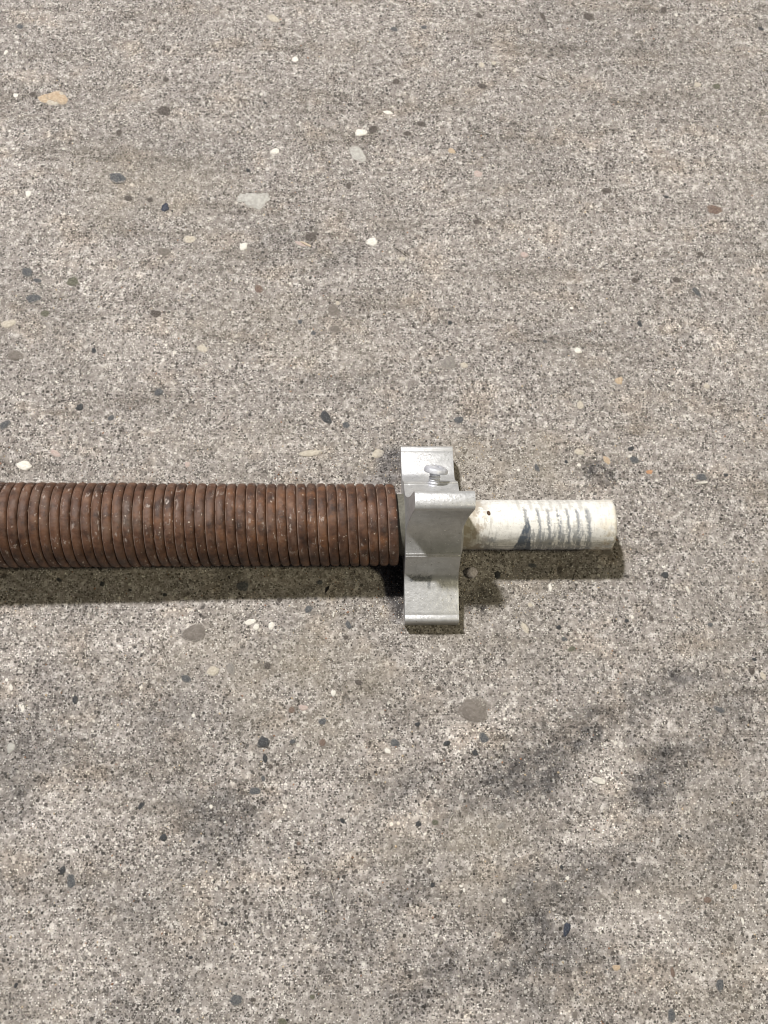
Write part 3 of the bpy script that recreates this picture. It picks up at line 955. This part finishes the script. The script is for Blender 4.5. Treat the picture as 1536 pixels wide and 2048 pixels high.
PALE_CHIP = plain('pale_flake', (.66, .63, .57), 0.8)
WOOD = plain('grey_splinter', (.30, .275, .24), 0.8)
STRAW = plain('straw_splinter', (.62, .52, .40), 0.8)
BLACK = plain('black_crumb', (.018, .016, .014), 0.8)
chip('flake', 1197, 1561, 15, 7, 0.0009, 12, PALE_CHIP, 'pale oblong flake lying beside the dark stain at lower right', 'flake', 1)
chip('flake', 1403, 966, 14, 3, 0.0007, -3, PALE_CHIP, 'thin white flake under the slate pebble right of the shaft', 'flake', 2)
chip('flake', 667, 1229, 2.4, 7, 0.0006, 10, PALE_CHIP, 'tiny white flake just below the shadow of the spring', 'flake', 3)
chip('flake', 1375, 1180, 3, 9, 0.0006, -18, PALE_CHIP, 'small white sliver on clean concrete right of the shaft shadow', 'flake', 4)
chip('splinter', 1082, 156, 13, 2, 0.0008, 24, WOOD, 'thin grey splinter lying near the top right of the floor', 'splinter', 5)
chip('splinter', 957, 264, 9, 1.8, 0.0007, 18, WOOD, 'short grey splinter lying above the middle of the floor', 'splinter', 6)
chip('splinter', 612, 489, 13, 2.6, 0.0008, 28, STRAW, 'straw coloured splinter between two white pebbles', 'splinter', 7)
chip('splinter', 655, 1179, 2, 8, 0.0008, 30, BLACK, 'tiny black splinter in the shadow of the spring', 'splinter', 8)
c = chip('crumb', 962, 1001, 10, 2.6, 0.0009, -8, BLACK, 'black crumb lying on the shaft beside the standing wing', 'crumb', 9, loc=(0.0640, 0.0098, 0.0306))
chip('crumb', 997, 1028, 3.4, 5, 0.0006, -25, plain('brown_crumb', (.09, .05, .03)), 'small dark brown crumb stuck on the white shaft', 'crumb', 10, loc=(0.0725, 0.0020, 0.0352))

# clear bead in the shadow of the fitting
bead_me = bpy.data.meshes.new('bead')
bm = bmesh.new()
bmesh.ops.create_icosphere(bm, subdivisions=3, radius=0.0031)
for v in bm.verts:
    v.co.z *= 0.72
    v.co *= 1 + 0.10 * math.sin(v.co.x * 2400) * math.sin(v.co.y * 2100 + 1)
bm.to_mesh(bead_me)
bm.free()
smooth(bead_me)
bt = NT('clear_plastic', rough=0.28, spec=0.5)
bt.b.inputs['Transmission Weight'].default_value = 0.2
bt.b.inputs['IOR'].default_value = 1.35
bt.bump(bt.noise(1200, 3), 0.0006, 0.6)
bt.colour(bt.mix(bt.step(bt.noise(900, 3), .4, .65), (.62, .56, .57), (.88, .83, .85)))
bead = tag(add('bead', bead_me, bt.m), 'cloudy clear plastic bead in the shadow beside the front foot', 'bead')
bead.location = at(943, 1147, 0.0016)[0]


def hair(pts, mat, label, width=0.00013, group=None):
    w = catmull([tuple(at(px, py, 0.00045 + 0.0006 * math.sin(i * 2.1) ** 2)[0]) for i, (px, py) in enumerate(pts)], 6)
    rings = []
    for i, p in enumerate(w):
        t = (w[min(i + 1, len(w) - 1)] - w[max(i - 1, 0)]).normalized()
        s = t.cross(Vector((0, 0, 1))).normalized()
        u = s.cross(t)
        rings.append([p + (s * math.cos(a) + u * math.sin(a)) * width for a in (0, 1.57, 3.14, 4.71)])
    me = grid_mesh('hair', np.array([[tuple(q) for q in r] for r in rings]), wrap_v=True)
    return tag(add('hair', me, mat), label, 'hair', group)


HAIR = plain('pale_fibre', (.70, .66, .58), 0.6)
hair([(1357, 1585), (1354, 1600), (1358, 1622)], HAIR, 'short pale hair below the flake at lower right')
hair([(907, 1628), (900, 1640), (898, 1660)], HAIR, 'short pale hair curved on the floor below the fitting')
hair([(1440, 1022), (1446, 1030), (1458, 1034)], HAIR, 'very short pale hair right of the shaft end')
hair([(655, 1765), (662, 1780), (668, 1797)], HAIR, 'fine pale hair in the lower middle of the floor')
hair([(128, 1530), (140, 1526), (150, 1519)], HAIR, 'fine pale hair at the lower left of the floor')
hair([(678, 1212), (690, 1213), (702, 1212)], HAIR, 'straight pale fibre just below the spring shadow', 0.0001)
hair([(783, 493), (800, 503), (818, 517)], plain('tan_fibre', (.36, .32, .27)), 'tan fibre near the small cream pebble at upper middle', 0.0002)
